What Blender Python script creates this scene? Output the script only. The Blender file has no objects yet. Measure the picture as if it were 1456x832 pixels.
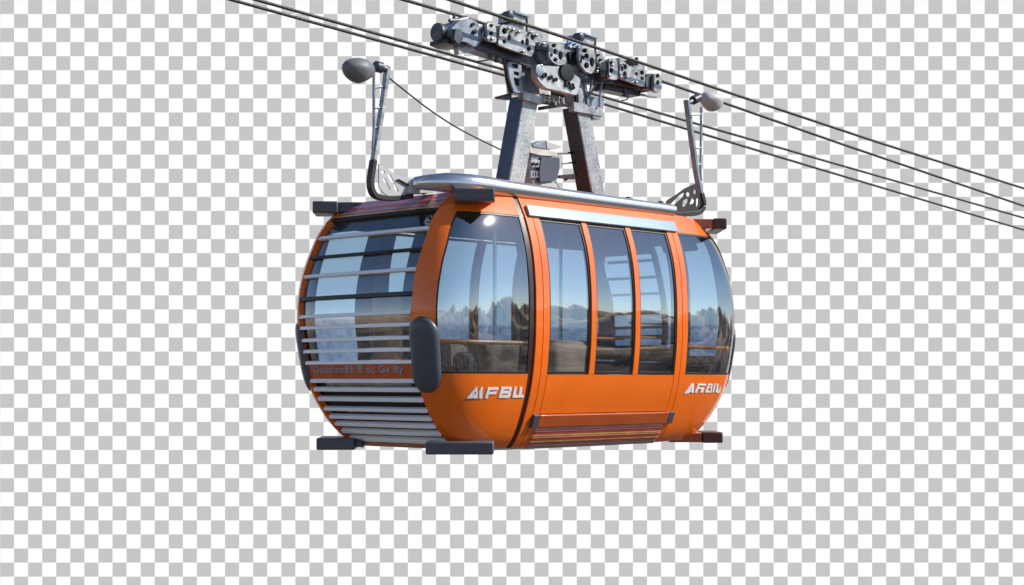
import bpy, bmesh, math, random
from mathutils import Vector, Matrix, noise
from mathutils.geometry import tessellate_polygon
random.seed(7)
S = bpy.context.scene
COL = S.collection
PI = math.pi

# ------------------------------------------------------------------ camera model
AL = math.radians(44.0); FPX = 2249.0; HX, HY = 728.0, 540.0
DX, DY = math.cos(AL), math.sin(AL)          # view direction (level camera)
RX, RY = math.sin(AL), -math.cos(AL)         # camera right
CAM = Vector((-11.629, -10.99, 0.0))

def ray(px, py):
    u = (px - HX) / FPX
    return Vector((DX + RX * u, DY + RY * u, -(py - HY) / FPX))

def on_y(px, py, y):
    r = ray(px, py); t = (y - CAM.y) / r.y
    return CAM + r * t

def at_depth(px, py, dep):
    return CAM + ray(px, py) * dep

# ------------------------------------------------------------------ materials
def mat(name): 
    m = bpy.data.materials.new(name); m.use_nodes = True
    return m, m.node_tree, m.node_tree.nodes['Principled BSDF']

def paint(name, col, rough=0.4, metal=0.0, coat=0.0, coat_rough=0.04, var=0.08, vscale=6.0, bump=0.0, bscale=60.0, stretch=None, rvar=0.06, spec=0.5):
    m, nt, b = mat(name)
    N = nt.nodes; L = nt.links
    tc = N.new('ShaderNodeTexCoord'); mp = N.new('ShaderNodeMapping')
    if stretch: mp.inputs['Scale'].default_value = stretch
    L.new(tc.outputs['Object'], mp.inputs['Vector'])
    n = N.new('ShaderNodeTexNoise'); n.inputs['Scale'].default_value = vscale; n.inputs['Detail'].default_value = 6
    L.new(mp.outputs['Vector'], n.inputs['Vector'])
    cr = N.new('ShaderNodeValToRGB')
    lo = [max(0, c * (1 - var)) for c in col]; hi = [min(1, c * (1 + var)) for c in col]
    cr.color_ramp.elements[0].position = .3; cr.color_ramp.elements[1].position = .7
    cr.color_ramp.elements[0].color = (*lo, 1); cr.color_ramp.elements[1].color = (*hi, 1)
    L.new(n.outputs['Fac'], cr.inputs['Fac']); L.new(cr.outputs['Color'], b.inputs['Base Color'])
    mr = N.new('ShaderNodeMapRange'); mr.inputs['To Min'].default_value = max(0.02, rough - rvar); mr.inputs['To Max'].default_value = rough + rvar
    L.new(n.outputs['Fac'], mr.inputs['Value']); L.new(mr.outputs['Result'], b.inputs['Roughness'])
    b.inputs['Metallic'].default_value = metal
    b.inputs['Coat Weight'].default_value = coat; b.inputs['Coat Roughness'].default_value = coat_rough
    b.inputs['Specular IOR Level'].default_value = spec
    if bump:
        n2 = N.new('ShaderNodeTexNoise'); n2.inputs['Scale'].default_value = bscale; n2.inputs['Detail'].default_value = 4
        L.new(mp.outputs['Vector'], n2.inputs['Vector'])
        bp = N.new('ShaderNodeBump'); bp.inputs['Strength'].default_value = bump; bp.inputs['Distance'].default_value = 0.01
        L.new(n2.outputs['Fac'], bp.inputs['Height']); L.new(bp.outputs['Normal'], b.inputs['Normal'])
    return m

def speckle(name, c0, c1, scale=55.0, rough=0.55):
    m, nt, b = mat(name); N = nt.nodes; L = nt.links
    tc = N.new('ShaderNodeTexCoord')
    n = N.new('ShaderNodeTexNoise'); n.inputs['Scale'].default_value = scale; n.inputs['Detail'].default_value = 5; n.inputs['Roughness'].default_value = .75
    n3 = N.new('ShaderNodeTexNoise'); n3.inputs['Scale'].default_value = 5; n3.inputs['Detail'].default_value = 3
    L.new(tc.outputs['Object'], n.inputs['Vector']); L.new(tc.outputs['Object'], n3.inputs['Vector'])
    ad = N.new('ShaderNodeMath'); ad.operation = 'MULTIPLY_ADD'; ad.inputs[1].default_value = .35; 
    L.new(n3.outputs['Fac'], ad.inputs[0]); L.new(n.outputs['Fac'], ad.inputs[2])
    cr = N.new('ShaderNodeValToRGB'); cr.color_ramp.elements[0].position = .52; cr.color_ramp.elements[1].position = .80
    cr.color_ramp.elements[0].color = (*c0, 1); cr.color_ramp.elements[1].color = (*c1, 1)
    L.new(ad.outputs[0], cr.inputs['Fac']); L.new(cr.outputs['Color'], b.inputs['Base Color'])
    b.inputs['Roughness'].default_value = rough
    bp = N.new('ShaderNodeBump'); bp.inputs['Strength'].default_value = .25; bp.inputs['Distance'].default_value = .004
    L.new(n.outputs['Fac'], bp.inputs['Height']); L.new(bp.outputs['Normal'], b.inputs['Normal'])
    return m

def glass(name, tint, refl=0.35, rough=0.010):
    m, nt, b = mat(name); N = nt.nodes; L = nt.links
    N.remove(b); out = N['Material Output']
    tr = N.new('ShaderNodeBsdfTransparent'); tr.inputs['Color'].default_value = (*tint, 1)
    gl = N.new('ShaderNodeBsdfGlossy'); gl.inputs['Color'].default_value = (.92, .96, 1, 1); gl.inputs['Roughness'].default_value = rough
    g2 = N.new('ShaderNodeBsdfGlossy'); g2.inputs['Color'].default_value = (.92, .96, 1, 1); g2.inputs['Roughness'].default_value = .075
    gm = N.new('ShaderNodeMixShader'); gm.inputs['Fac'].default_value = .10; L.new(gl.outputs[0], gm.inputs[1]); L.new(g2.outputs[0], gm.inputs[2])
    lw = N.new('ShaderNodeLayerWeight'); lw.inputs['Blend'].default_value = .25
    mr = N.new('ShaderNodeMapRange'); mr.inputs['To Min'].default_value = refl; mr.inputs['To Max'].default_value = 0.95
    pw = N.new('ShaderNodeMath'); pw.operation = 'POWER'; pw.inputs[1].default_value = 4
    lw.inputs['Blend'].default_value = .5
    L.new(lw.outputs['Facing'], pw.inputs[0]); L.new(pw.outputs[0], mr.inputs['Value'])
    ge = N.new('ShaderNodeNewGeometry'); iv = N.new('ShaderNodeMath'); iv.operation = 'SUBTRACT'; iv.inputs[0].default_value = 1
    L.new(ge.outputs['Backfacing'], iv.inputs[1]); ml = N.new('ShaderNodeMath'); ml.operation = 'MULTIPLY'; L.new(mr.outputs['Result'], ml.inputs[0]); L.new(iv.outputs[0], ml.inputs[1])
    mx = N.new('ShaderNodeMixShader'); L.new(ml.outputs[0], mx.inputs['Fac'])
    L.new(tr.outputs[0], mx.inputs[1]); L.new(gm.outputs[0], mx.inputs[2]); L.new(mx.outputs[0], out.inputs['Surface'])
    return m

def frosted(name, col):
    m, nt, b = mat(name); N = nt.nodes; L = nt.links
    N.remove(b); out = N['Material Output']
    tl = N.new('ShaderNodeBsdfRefraction'); tl.inputs['Roughness'].default_value = .45; tl.inputs['IOR'].default_value = 1.25
    tc = N.new('ShaderNodeTexCoord'); n = N.new('ShaderNodeTexNoise'); n.inputs['Scale'].default_value = 3; n.inputs['Detail'].default_value = 4
    L.new(tc.outputs['Object'], n.inputs['Vector'])
    cr = N.new('ShaderNodeValToRGB'); cr.color_ramp.elements[0].color = (*[c * .93 for c in col], 1); cr.color_ramp.elements[1].color = (*col, 1)
    n.inputs['Scale'].default_value = 9; n.inputs['Detail'].default_value = 8; n.inputs['Roughness'].default_value = .7
    L.new(n.outputs['Fac'], cr.inputs['Fac'])
    c2 = N.new('ShaderNodeValToRGB'); c2.color_ramp.elements[0].position = .38; c2.color_ramp.elements[1].position = .64      # mountains beyond the pane painted in as a darker lower mottle
    c2.color_ramp.elements[0].color = (.40, .52, .68, 1); c2.color_ramp.elements[1].color = (.66, .75, .86, 1); L.new(n.outputs['Fac'], c2.inputs['Fac'])
    sz = N.new('ShaderNodeSeparateXYZ'); L.new(tc.outputs['Object'], sz.inputs[0])
    hm = N.new('ShaderNodeMapRange'); hm.inputs['From Min'].default_value = .57; hm.inputs['From Max'].default_value = .61; L.new(sz.outputs['Z'], hm.inputs['Value'])
    fm = N.new('ShaderNodeMix'); fm.data_type = 'RGBA'; L.new(hm.outputs[0], fm.inputs['Factor']); L.new(c2.outputs['Color'], fm.inputs['A']); L.new(cr.outputs['Color'], fm.inputs['B'])
    L.new(fm.outputs['Result'], tl.inputs['Color'])
    gl = N.new('ShaderNodeBsdfGlossy'); gl.inputs['Roughness'].default_value = .1
    mx = N.new('ShaderNodeMixShader'); mx.inputs['Fac'].default_value = .08
    L.new(tl.outputs[0], mx.inputs[1]); L.new(gl.outputs[0], mx.inputs[2]); L.new(mx.outputs[0], out.inputs['Surface'])
    return m

ORANGE = paint('orange_paint', (0.88, 0.158, 0.002), .45, 0, 1.0, .012, var=.04, vscale=3, spec=.25)
ORANGE_SHADE = paint('shaded_orange_paint', (0.42, 0.075, 0.008), .4, 0, .6, .06, var=.1)  # body orange darkened: shade on step board and end rail painted in
CRIMSON = paint('crimson_gloss', (0.62, 0.09, 0.06), .2, .25, 1.0, .08, var=.25, vscale=5, stretch=(1, 1, 12))
PLUM = paint('plum_reflection', (0.62, 0.22, 0.32), .2, .35, 1.0, .08, var=.25, vscale=5, stretch=(1, 1, 12))
BLACK = paint('black_rubber', (0.012, 0.012, 0.014), .45, var=.2)
LINER = paint('dark_liner', (0.022, 0.018, 0.018), .7, var=.3)
POSTM = paint('charcoal_post', (0.030, 0.034, 0.045), .5, var=.15)
RUBBER = paint('grey_rubber', (0.095, 0.095, 0.105), .5, var=.12, vscale=12, bump=.1, bscale=200)
BUMPER = paint('slate_bumper', (0.062, 0.076, 0.098), .42, var=.08, coat=.15, coat_rough=.3)
SILVER = paint('brushed_silver', (0.74, 0.75, 0.77), .24, .95, var=.10, vscale=4, stretch=(.4, 40, 40))
TRIM = paint('pale_aluminium', (0.36, 0.46, 0.56), .22, .3, var=.08, stretch=(.3, 30, 30))
SLAT = paint('slat_aluminium', (0.90, 0.92, 0.95), .25, .0, var=.05, vscale=3, stretch=(1, 1, 40))
STEEL = paint('grey_steel', (0.40, 0.40, 0.395), .36, .5, var=.35, vscale=11, bump=.35, bscale=45, rvar=.15)
LSTEEL = paint('light_plate_steel', (0.56, 0.55, 0.525), .34, .45, var=.22, vscale=9, bump=.2, bscale=50, rvar=.12)  # lighter copy of the grey steel: sunlight put into the hanger plate's colour
STEELB = paint('blue_grey_steel', (0.25, 0.29, 0.345), .45, .4, var=.3, vscale=9, bump=.2, bscale=35)
DSTEEL = paint('dark_steel', (0.075, 0.084, 0.10), .45, .4, var=.4, vscale=10, bump=.2, bscale=40)
VDARK = paint('oily_black_steel', (0.014, 0.014, 0.016), .4, .3, var=.4, vscale=12)
BROWNST = paint('brown_black_steel', (0.040, 0.032, 0.030), .45, .3, var=.25, vscale=8)
ITRIM = paint('interior_grey_trim', (0.26, 0.29, 0.34), .6, var=.1)
NAVY = speckle('navy_shade_speckle', (0.040, 0.066, 0.115), (0.080, 0.115, 0.18))
UMBER = speckle('umber_shade_speckle', (0.020, 0.017, 0.016), (0.055, 0.045, 0.042))
PADB = paint('brown_rubber', (0.10, 0.035, 0.02), .45, var=.15)
GALVD = speckle('dull_galvanised_speckle', (0.14, 0.16, 0.185), (0.50, 0.53, 0.56))
GALV = speckle('galvanised_speckle', (0.19, 0.225, 0.25), (0.58, 0.62, 0.62))
PODM = paint('pod_grey', (0.17, 0.175, 0.185), .48, var=.06, bump=.05, bscale=120)
PODL = paint('pod_pale_grey', (0.50, 0.50, 0.50), .5, var=.05, bump=.05, bscale=120)  # paler than the left pod's grey: sun on the right pod painted in
CREAM = paint('cream_metal', (0.60, 0.56, 0.50), .45, .2, var=.15)
CABLEM = paint('cable_steel', (0.050, 0.049, 0.045), .5, .4, var=.4, vscale=30, bump=.6, bscale=90)
WHITE = paint('white_lettering', (0.80, 0.82, 0.84), .35, var=.12, vscale=25)
BLUEGREY = paint('blue_grey_lettering', (0.12, 0.19, 0.30), .4, var=.4, vscale=30)
PALEGREY = paint('pale_lettering', (0.42, 0.44, 0.45), .4, var=.35, vscale=30)
SEATM = paint('seat_fabric', (0.36, 0.23, 0.14), .8, var=.25, vscale=6, bump=.3, bscale=30)
RAILC = paint('bright_orange_rail', (.95, .28, .02), .35)
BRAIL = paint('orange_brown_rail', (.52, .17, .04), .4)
SALMON = paint('salmon_reflection', (0.80, 0.33, 0.20), .22, 0, 1, .05, var=.15)
OCHRE = paint('ochre_reflection', (0.80, 0.50, 0.14), .22, 0, 1, .05, var=.15)
CUSH = paint('tan_cushion', (0.66, 0.45, 0.28), .75, var=.3, vscale=5, bump=.3, bscale=25)
SEATB = paint('seat_fabric_dark', (0.13, 0.12, 0.12), .8, var=.25, vscale=6, bump=.3, bscale=30)
FLOORM = paint('floor_rubber', (0.05, 0.05, 0.055), .7, var=.2)
GLASS = glass('tinted_glass', (0.78, 0.84, 0.90), .30)
GLASSE = glass('tinted_end_glass', (0.84, 0.90, 0.95), .18)
FROST = frosted('frosted_glass', (0.76, 0.89, 0.97))  # frosting added to far panes so daylight shows as even pale blue

# ------------------------------------------------------------------ object helpers
ROOT = bpy.data.objects.new('cable_car', None); COL.objects.link(ROOT)
ROOT.location = (0, 0, -0.70); ROOT.empty_display_size = .5
ROOT['label'] = 'orange cable car cabin with tinted windows hanging from a grey steel carriage under the cables'
ROOT['category'] = 'cable car'

def finish(name, bm, mats, parent=None, angle=35, bevel=0.0, smooth=True):
    bmesh.ops.recalc_face_normals(bm, faces=bm.faces)
    me = bpy.data.meshes.new(name); bm.to_mesh(me); bm.free()
    for m in (mats if isinstance(mats, (list, tuple)) else [mats]): me.materials.append(m)
    if smooth:
        me.polygons.foreach_set('use_smooth', [True] * len(me.polygons))
        me.set_sharp_from_angle(angle=math.radians(angle))
    o = bpy.data.objects.new(name, me); COL.objects.link(o)
    if parent is not None:
        o.parent = parent
        if parent is ROOT: o.matrix_parent_inverse = Matrix.Translation(-ROOT.location)
    if bevel:
        md = o.modifiers.new('edge', 'BEVEL'); md.width = bevel; md.segments = 2; md.limit_method = 'ANGLE'; md.angle_limit = math.radians(40)
    return o

def slot(bm, n0, idx):
    bm.faces.ensure_lookup_table()
    for f in bm.faces[n0:]: f.material_index = idx

def box(bm, x0, x1, y0, y1, z0, z1, rot=None):
    vs = [bm.verts.new((x, y, z)) for x in (x0, x1) for y in (y0, y1) for z in (z0, z1)]
    for q in ((0, 1, 3, 2), (4, 6, 7, 5), (0, 4, 5, 1), (2, 3, 7, 6), (0, 2, 6, 4), (1, 5, 7, 3)):
        bm.faces.new([vs[i] for i in q])
    return vs

def frame_of(t):
    t = t.normalized(); up = Vector((0, 0, 1)) if abs(t.z) < .95 else Vector((1, 0, 0))
    a = t.cross(up).normalized(); b = a.cross(t).normalized()
    return a, b

def tube(bm, pts, r, n=12, caps=True, square=None):
    pts = [Vector(p) for p in pts]; rings = []
    rr = r if isinstance(r, (list, tuple)) else [r] * len(pts)
    for i, p in enumerate(pts):
        t = (pts[min(i + 1, len(pts) - 1)] - pts[max(i - 1, 0)])
        a, b = frame_of(t)
        if square:
            w, h = square; ring = [bm.verts.new(p + a * (w * sx) + b * (h * sy)) for sx, sy in ((-1, -1), (1, -1), (1, 1), (-1, 1))]
        else:
            ring = [bm.verts.new(p + (a * math.cos(2 * PI * k / n) + b * math.sin(2 * PI * k / n)) * rr[i]) for k in range(n)]
        rings.append(ring)
    for A, B in zip(rings, rings[1:]):
        m = len(A)
        for k in range(m): bm.faces.new((A[k], A[(k + 1) % m], B[(k + 1) % m], B[k]))
    if caps:
        bm.faces.new(rings[0][::-1]); bm.faces.new(rings[-1])

def lathe(bm, origin, axis, prof, n=20, squash=(1, 1)):
    """revolve (distance along axis, radius) about axis"""
    axis = Vector(axis).normalized(); a, b = frame_of(axis); rings = []
    for t, r in prof:
        rings.append([bm.verts.new(Vector(origin) + axis * t + (a * math.cos(2 * PI * k / n) * squash[0] + b * math.sin(2 * PI * k / n) * squash[1]) * r) for k in range(n)])
    for A, B in zip(rings, rings[1:]):
        for k in range(n): bm.faces.new((A[k], A[(k + 1) % n], B[(k + 1) % n], B[k]))
    bm.faces.new(rings[0][::-1]); bm.faces.new(rings[-1])

def spline(pts, n=8):
    pts = [Vector(p) for p in pts]; out = []
    for i in range(len(pts) - 1):
        p0 = pts[max(i - 1, 0)]; p1 = pts[i]; p2 = pts[i + 1]; p3 = pts[min(i + 2, len(pts) - 1)]
        for k in range(n):
            t = k / n
            out.append(.5 * ((2 * p1) + (p2 - p0) * t + (2 * p0 - 5 * p1 + 4 * p2 - p3) * t * t + (3 * p1 - p0 - 3 * p2 + p3) * t ** 3))
    out.append(pts[-1]); return out

def plate(bm, loops, y0, y1, world=False):
    """extrude an outline (with holes) given in photograph pixels on the plane y = y0, back to y = y1"""
    L3 = [[(p if world else on_y(p[0], p[1], y0)) for p in lp] for lp in loops]
    flat = [[Vector((p[0], p[2], 0)) for p in lp] for lp in L3]
    tris = tessellate_polygon(flat)
    pts = [p for lp in flat for p in lp]
    A = [bm.verts.new((p.x, y0, p.y)) for p in pts]; B = [bm.verts.new((p.x, y1, p.y)) for p in pts]
    for t in tris:
        try:
            bm.faces.new([A[i] for i in t]); bm.faces.new([B[i] for i in t[::-1]])
        except ValueError: pass
    k = 0
    for lp in flat:
        n = len(lp)
        for i in range(n):
            a, b = k + i, k + (i + 1) % n
            bm.faces.new((A[a], A[b], B[b], B[a]))
        k += n

def circ(cx, cy, r, n=12, ry=None, tilt=0):
    ry = ry or r; c, s = math.cos(tilt), math.sin(tilt)
    return [(cx + r * math.cos(2 * PI * k / n) * c - ry * math.sin(2 * PI * k / n) * s, cy + r * math.cos(2 * PI * k / n) * s + ry * math.sin(2 * PI * k / n) * c) for k in range(n)]

def rounded(pts, r=.25, n=4):
    """round the corners of a pixel outline (fraction of the shorter neighbour edge)"""
    out = []; m = len(pts)
    for i in range(m):
        p = Vector(pts[i]); a = Vector(pts[i - 1]); b = Vector(pts[(i + 1) % m])
        d = min((a - p).length, (b - p).length) * r
        A = p + (a - p).normalized() * d; B = p + (b - p).normalized() * d
        for k in range(n + 1):
            t = k / n; out.append(tuple((1 - t) ** 2 * A + 2 * t * (1 - t) * p + t * t * B))
    return out

# ------------------------------------------------------------------ cabin surface
ZK = [-.72, -.66, -.55, -.35, -.05, .3, .6, .9, 1.2, 1.5, 1.75, 1.9]
AK = [1.596, 1.689, 1.869, 2.044, 2.187, 2.258, 2.290, 2.256, 2.168, 2.029, 1.712, 1.507]
BK = [0.754, 0.805, 0.907, 1.002, 1.094, 1.142, 1.152, 1.145, 1.106, 1.011, 0.882, 0.784]
NN = 7.0

def prof(K, z):
    n = len(ZK); i = 0
    while i < n - 2 and z > ZK[i + 1]: i += 1
    def m(j):
        if j == 0: return (K[1] - K[0]) / (ZK[1] - ZK[0])
        if j == n - 1: return (K[-1] - K[-2]) / (ZK[-1] - ZK[-2])
        return (K[j + 1] - K[j - 1]) / (ZK[j + 1] - ZK[j - 1])
    h = ZK[i + 1] - ZK[i]; t = (z - ZK[i]) / h
    return (2 * t**3 - 3 * t**2 + 1) * K[i] + (t**3 - 2 * t**2 + t) * h * m(i) + (-2 * t**3 + 3 * t**2) * K[i + 1] + (t**3 - t**2) * h * m(i + 1)

def raw(phi, z):
    a, b = prof(AK, z), prof(BK, z); p = math.radians(phi); c, s = math.cos(p), math.sin(p)
    r = (abs(c)**NN + abs(s)**NN) ** (-1 / NN)
    return Vector((a * r * c, b * r * s, z))

def surf(phi, z, off=0.0):
    p = raw(phi, z)
    if off == 0: return p
    e = .4; dz = .012
    tu = raw(phi + e, z) - raw(phi - e, z); tz = raw(phi, z + dz) - raw(phi, z - dz)
    return p + tu.cross(tz).normalized() * off

def xl(x):                                   # a line of constant x on the long side facing the camera
    def f(z):
        a = prof(AK, z); X = max(-.9999, min(.9999, x / a)); Y = -(1 - abs(X)**NN) ** (1 / NN)
        return math.degrees(math.atan2(Y, X)) % 360
    return f

def yl(y):                                   # a line of constant y on the end facing the camera
    def f(z):
        b = prof(BK, z); Y = max(-.9999, min(.9999, y / b)); X = -(1 - abs(Y)**NN) ** (1 / NN)
        return math.degrees(math.atan2(Y, X)) % 360
    return f

def table(T):
    T = sorted(T)
    def f(z):
        if z <= T[0][0]: return T[0][1]
        for (z0, p0), (z1, p1) in zip(T, T[1:]):
            if z <= z1: return p0 + (p1 - p0) * (z - z0) / (z1 - z0)
        return T[-1][1]
    return f
G = table([(-.63, 219.6), (-.55, 218.3), (-.47, 217.0), (-.33, 215.5), (-.17, 214.1), (0, 212.8), (.14, 211.9), (.4, 211.9), (.6, 212.3), (.95, 212.8), (1.12, 213.7), (1.32, 215.4), (1.5, 217.2), (1.69, 219.0)])
Cw = table([(-.63, 225), (.05, 221.5), (.2, 220.8), (.4, 220.6), (.6, 220.8), (.83, 220.9), (1.06, 221.3), (1.29, 222.3), (1.51, 223.8), (1.69, 226)])
Gm = table([(-.63, 146.5), (-.45, 145), (-.2, 143.3), (.2, 142.4), (.9, 141.8), (1.3, 143.3), (1.5, 145.2), (1.69, 146.5)])
G2 = lambda z: 360 - Gm(z)                    # the far edge of the end panel
def shift(f, d): return lambda z: f(z) + d

def slab(bm, fL, fR, z0, z1, o0, o1, nu=8, nz=8, sx=1, sy=1, lean=0.0):
    G_ = []
    for j in range(nz + 1):
        z = z0 + (z1 - z0) * j / nz; a, b = fL(z), fR(z); row = []
        for i in range(nu + 1):
            ph = a + (b - a) * i / nu
            P = surf(ph, z, o1 - lean * j / nz); Q = surf(ph, z, o0)
            row.append((bm.verts.new((P.x * sx, P.y * sy, P.z)), bm.verts.new((Q.x * sx, Q.y * sy, Q.z))))
        G_.append(row)
    for j in range(nz):
        for i in range(nu):
            q = [G_[j][i], G_[j][i + 1], G_[j + 1][i + 1], G_[j + 1][i]]
            bm.faces.new([v[0] for v in q]); bm.faces.new([v[1] for v in q[::-1]])
    for i in range(nu):
        for j in (0, nz):
            bm.faces.new((G_[j][i][0], G_[j][i + 1][0], G_[j][i + 1][1], G_[j][i][1]))
    for j in range(nz):
        for i in (0, nu):
            bm.faces.new((G_[j][i][0], G_[j + 1][i][0], G_[j + 1][i][1], G_[j][i][1]))

Z0, ZW0, ZW1, ZT = -.63, .052, 1.5, 1.69
XS0, XS1, XD = -1.19, -1.124, .9435          # seam, door frame, door glass
SIDES = [(1, 1), (-1, 1), (1, -1), (-1, -1)]

# ---- orange body shell: corner columns, skirts and headers of all four corners
for sx, sy in SIDES:
    bm = bmesh.new(); Ge = G if sy == 1 else G2
    slab(bm, Ge, Cw, ZW0, ZW1, -.05, 0, 10, 28, sx, sy)
    slab(bm, Ge, xl(XS0 if sx == sy else XS1 + .0), Z0, ZW0, -.05, 0, 22, 16, sx, sy)
    slab(bm, Ge, xl(XS0 if sx == sy else XS1 + .0), ZW1, ZT, -.05, 0, 22, 6, sx, sy)
    finish('corner_panel', bm, ORANGE, ROOT, 30)
for sy in (1, -1):
    bm = bmesh.new(); slab(bm, xl(-1.124), xl(1.124), 1.512, ZT, -.05, 0, 20, 6, 1, sy); finish('door_header', bm, ORANGE, ROOT, 30)
    for a, b in ((-1.124, -1.036), (-1.026, -.9435), (.9435, 1.024), (1.034, 1.118)):
        bm = bmesh.new(); slab(bm, xl(a), xl(b), Z0, 1.505, -.05, 0.004, 3, 44, 1, sy)
        finish('door_post', bm, ORANGE, ROOT, 30)

# ---- dark liner behind joints, below and above the windows
bm = bmesh.new()
for sx, sy in SIDES:
    if sy == 1: slab(bm, xl(-1.24), xl(-.96), Z0, ZT, -.09, -.055, 4, 24, sx, sy)
    slab(bm, lambda z: 180, xl(-.96), Z0, .0, -.10, -.056, 22, 10, sx, sy)
    slab(bm, lambda z: 180, lambda z: 270, 1.53, ZT, -.10, -.056, 24, 4, sx, sy)
    if (sx, sy) == (1, 1): slab(bm, shift(G, .8), shift(Cw, -.6), 0, 1.53, -.09, -.055, 5, 20, sx, sy)
finish('inner_liner', bm, LINER, ROOT)
for sx, sy in SIDES[1:]:
    if sy == -1:
        bm = bmesh.new(); slab(bm, xl(-1.135), xl(-.945), 0, 1.53, -.075, -.055, 4, 24, sx, sy); finish('pillar_trim', bm, ITRIM, ROOT)
    bm = bmesh.new(); slab(bm, shift(G, .8), shift(Cw, -.6), 0, 1.53, -.075, -.055, 5, 20, sx, sy); finish('pillar_trim', bm, ITRIM, ROOT)
MAROON = paint('maroon_black_gasket', (0.060, 0.012, 0.007), .35, var=.2, coat=.4)
for sx, sy in SIDES[:1] + SIDES[3:]:
    bm = bmesh.new(); slab(bm, xl(XS0), xl(XS1), Z0, ZT, -.054, -.012, 2, 40, sx, sy)
    finish('seam_gasket', bm, MAROON, ROOT)

# ---- roof and underfloor
def cap(z0, dz, name, m, col_n=72, rings=8, s_end=0.0):
    bm = bmesh.new(); R = []
    for k in range(rings):
        t = k / (rings - 1); s = 1 - (1 - s_end) * t; zz = z0 + dz * (1 - (1 - t)**2.2)
        ring = []
        for i in range(col_n):
            p = raw(i * 360 / col_n, z0); ring.append(bm.verts.new((p.x * max(s, .02), p.y * max(s, .02), zz)))
        R.append(ring)
    for A, B in zip(R, R[1:]):
        for k in range(col_n): bm.faces.new((A[k], A[(k + 1) % col_n], B[(k + 1) % col_n], B[k]))
    bm.faces.new(R[-1])
    return finish(name, bm, m, ROOT, 60)
cap(ZT - .002, .10, 'roof', ORANGE)
cap(Z0 + .002, -.06, 'underfloor', DSTEEL)
bm = bmesh.new(); 
for i in range(1):
    ring = [bm.verts.new((raw(k * 5, -.5).x * .93, raw(k * 5, -.5).y * .93, -.5)) for k in range(72)]; bm.faces.new(ring)
    r2 = bmesh.ops.extrude_face_region(bm, geom=bm.faces[:]); bmesh.ops.translate(bm, vec=(0, 0, -.03), verts=[v for v in r2['geom'] if isinstance(v, bmesh.types.BMVert)])
finish('floor', bm, FLOORM, ROOT)

# ---- ribbed panels: above each end window, below each door; reflections painted in as rib colours
RIBM = [CRIMSON, PLUM, ORANGE_SHADE, TRIM, SALMON, OCHRE]
def ribbed(name, fL, fR, z0, z1, ids, sx, sy, proud=.020):
    bm = bmesh.new(); n = len(ids); h = (z1 - z0) / n
    for k, i in enumerate(ids):
        n0 = len(bm.faces); za = z0 + k * h
        slab(bm, fL, fR, za, za + h * .55, -.05, proud, 14, 2, sx, sy); slab(bm, fL, fR, za + h * .55, za + h, -.05, proud * .25, 14, 1, sx, sy)
        slot(bm, n0, i)
    return finish(name, bm, RIBM, ROOT, 30)
for sx in (1, -1):
    ribbed('roof_ribbing', Gm, G, 1.515, ZT - .004, [0, 5, 0, 3, 1, 0, 1, 3, 1, 1, 1], sx, 1, .006)
for sy in (1, -1):
    ribbed('sill_ribbing', xl(-.9435), xl(.9435), Z0, -.44, [3, 4, 1, 5, 0, 4, 5, 0, 1, 4], 1, sy)
    bm = bmesh.new(); slab(bm, xl(-.955), xl(.965), -.428, -.318, -.05, .035, 16, 3, 1, sy)
    st = finish('step_board', bm, ORANGE_SHADE, ROOT, bevel=.006)
    for a, b in ((-1.03, -.957), (.967, 1.05)):
        bm = bmesh.new(); slab(bm, xl(a), xl(b), -.43, -.316, .005, .037, 2, 3, 1, sy); finish('end_cap', bm, BUMPER, st, bevel=.004)
    bm = bmesh.new(); slab(bm, xl(-1.085), xl(1.105), 1.495, 1.597, .0045, .03, 16, 3, 1, sy)
    finish('trim_strip', bm, TRIM, ROOT, bevel=.005)

# ---- doors with three panes
for sy in (1, -1):
    near = sy == 1
    bm = bmesh.new()
    slab(bm, xl(-.935), xl(.935), -.312, ZW0 - .004, -.05, .004, 20, 10, 1, sy)
    for xm in (-.3247, .3247):
        slab(bm, xl(xm - .036), xl(xm + .036), ZW0 - .004, 1.493, -.05, .006, 2, 24, 1, sy)
    door = finish('door', bm, ORANGE, ROOT, 30)
    for a, b in ((-.935, -.367), (-.283, .283), (.367, .935)):
        bm = bmesh.new(); slab(bm, xl(a), xl(b), ZW0, 1.49, -.024, -.014, 6, 24, 1, sy)
        w = finish('window', bm, GLASS if near else FROST, door)
        bm = bmesh.new()
        slab(bm, xl(a - .006), xl(a + .014), ZW0, 1.49, -.04, -.006, 1, 24, 1, sy); slab(bm, xl(b - .014), xl(b + .006), ZW0, 1.49, -.04, -.006, 1, 24, 1, sy)
        slab(bm, xl(a + .014), xl(b - .014), ZW0, ZW0 + .022, -.04, -.006, 6, 1, 1, sy); slab(bm, xl(a + .014), xl(b - .014), 1.472, 1.49, -.04, -.006, 6, 1, 1, sy)
        finish('window_gasket', bm, BLACK, door)

# ---- corner windows on the long sides
for sx, sy in SIDES:
    near = sy == 1; R_ = XS0 if sx == sy else XS1
    bm = bmesh.new(); slab(bm, Cw, xl(R_), ZW0, ZW1, -.024, -.012, 24, 32, sx, sy)
    w = finish('corner_window', bm, GLASS if near else FROST, ROOT)
    bm = bmesh.new()
    slab(bm, shift(Cw, -.05), shift(Cw, .45), ZW0, ZW1, -.045, -.005, 1, 28, sx, sy)
    slab(bm, xl(R_ - .014), xl(R_ + .002), ZW0, ZW1, -.045, -.005, 1, 28, sx, sy)
    slab(bm, shift(Cw, .45), xl(R_ - .014), ZW0, ZW0 + .018, -.045, -.005, 18, 1, sx, sy)
    slab(bm, shift(Cw, .45), xl(R_ - .014), ZW1 - .014, ZW1, -.045, -.005, 18, 1, sx, sy)
    finish('window_gasket', bm, BLACK, w)

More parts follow.
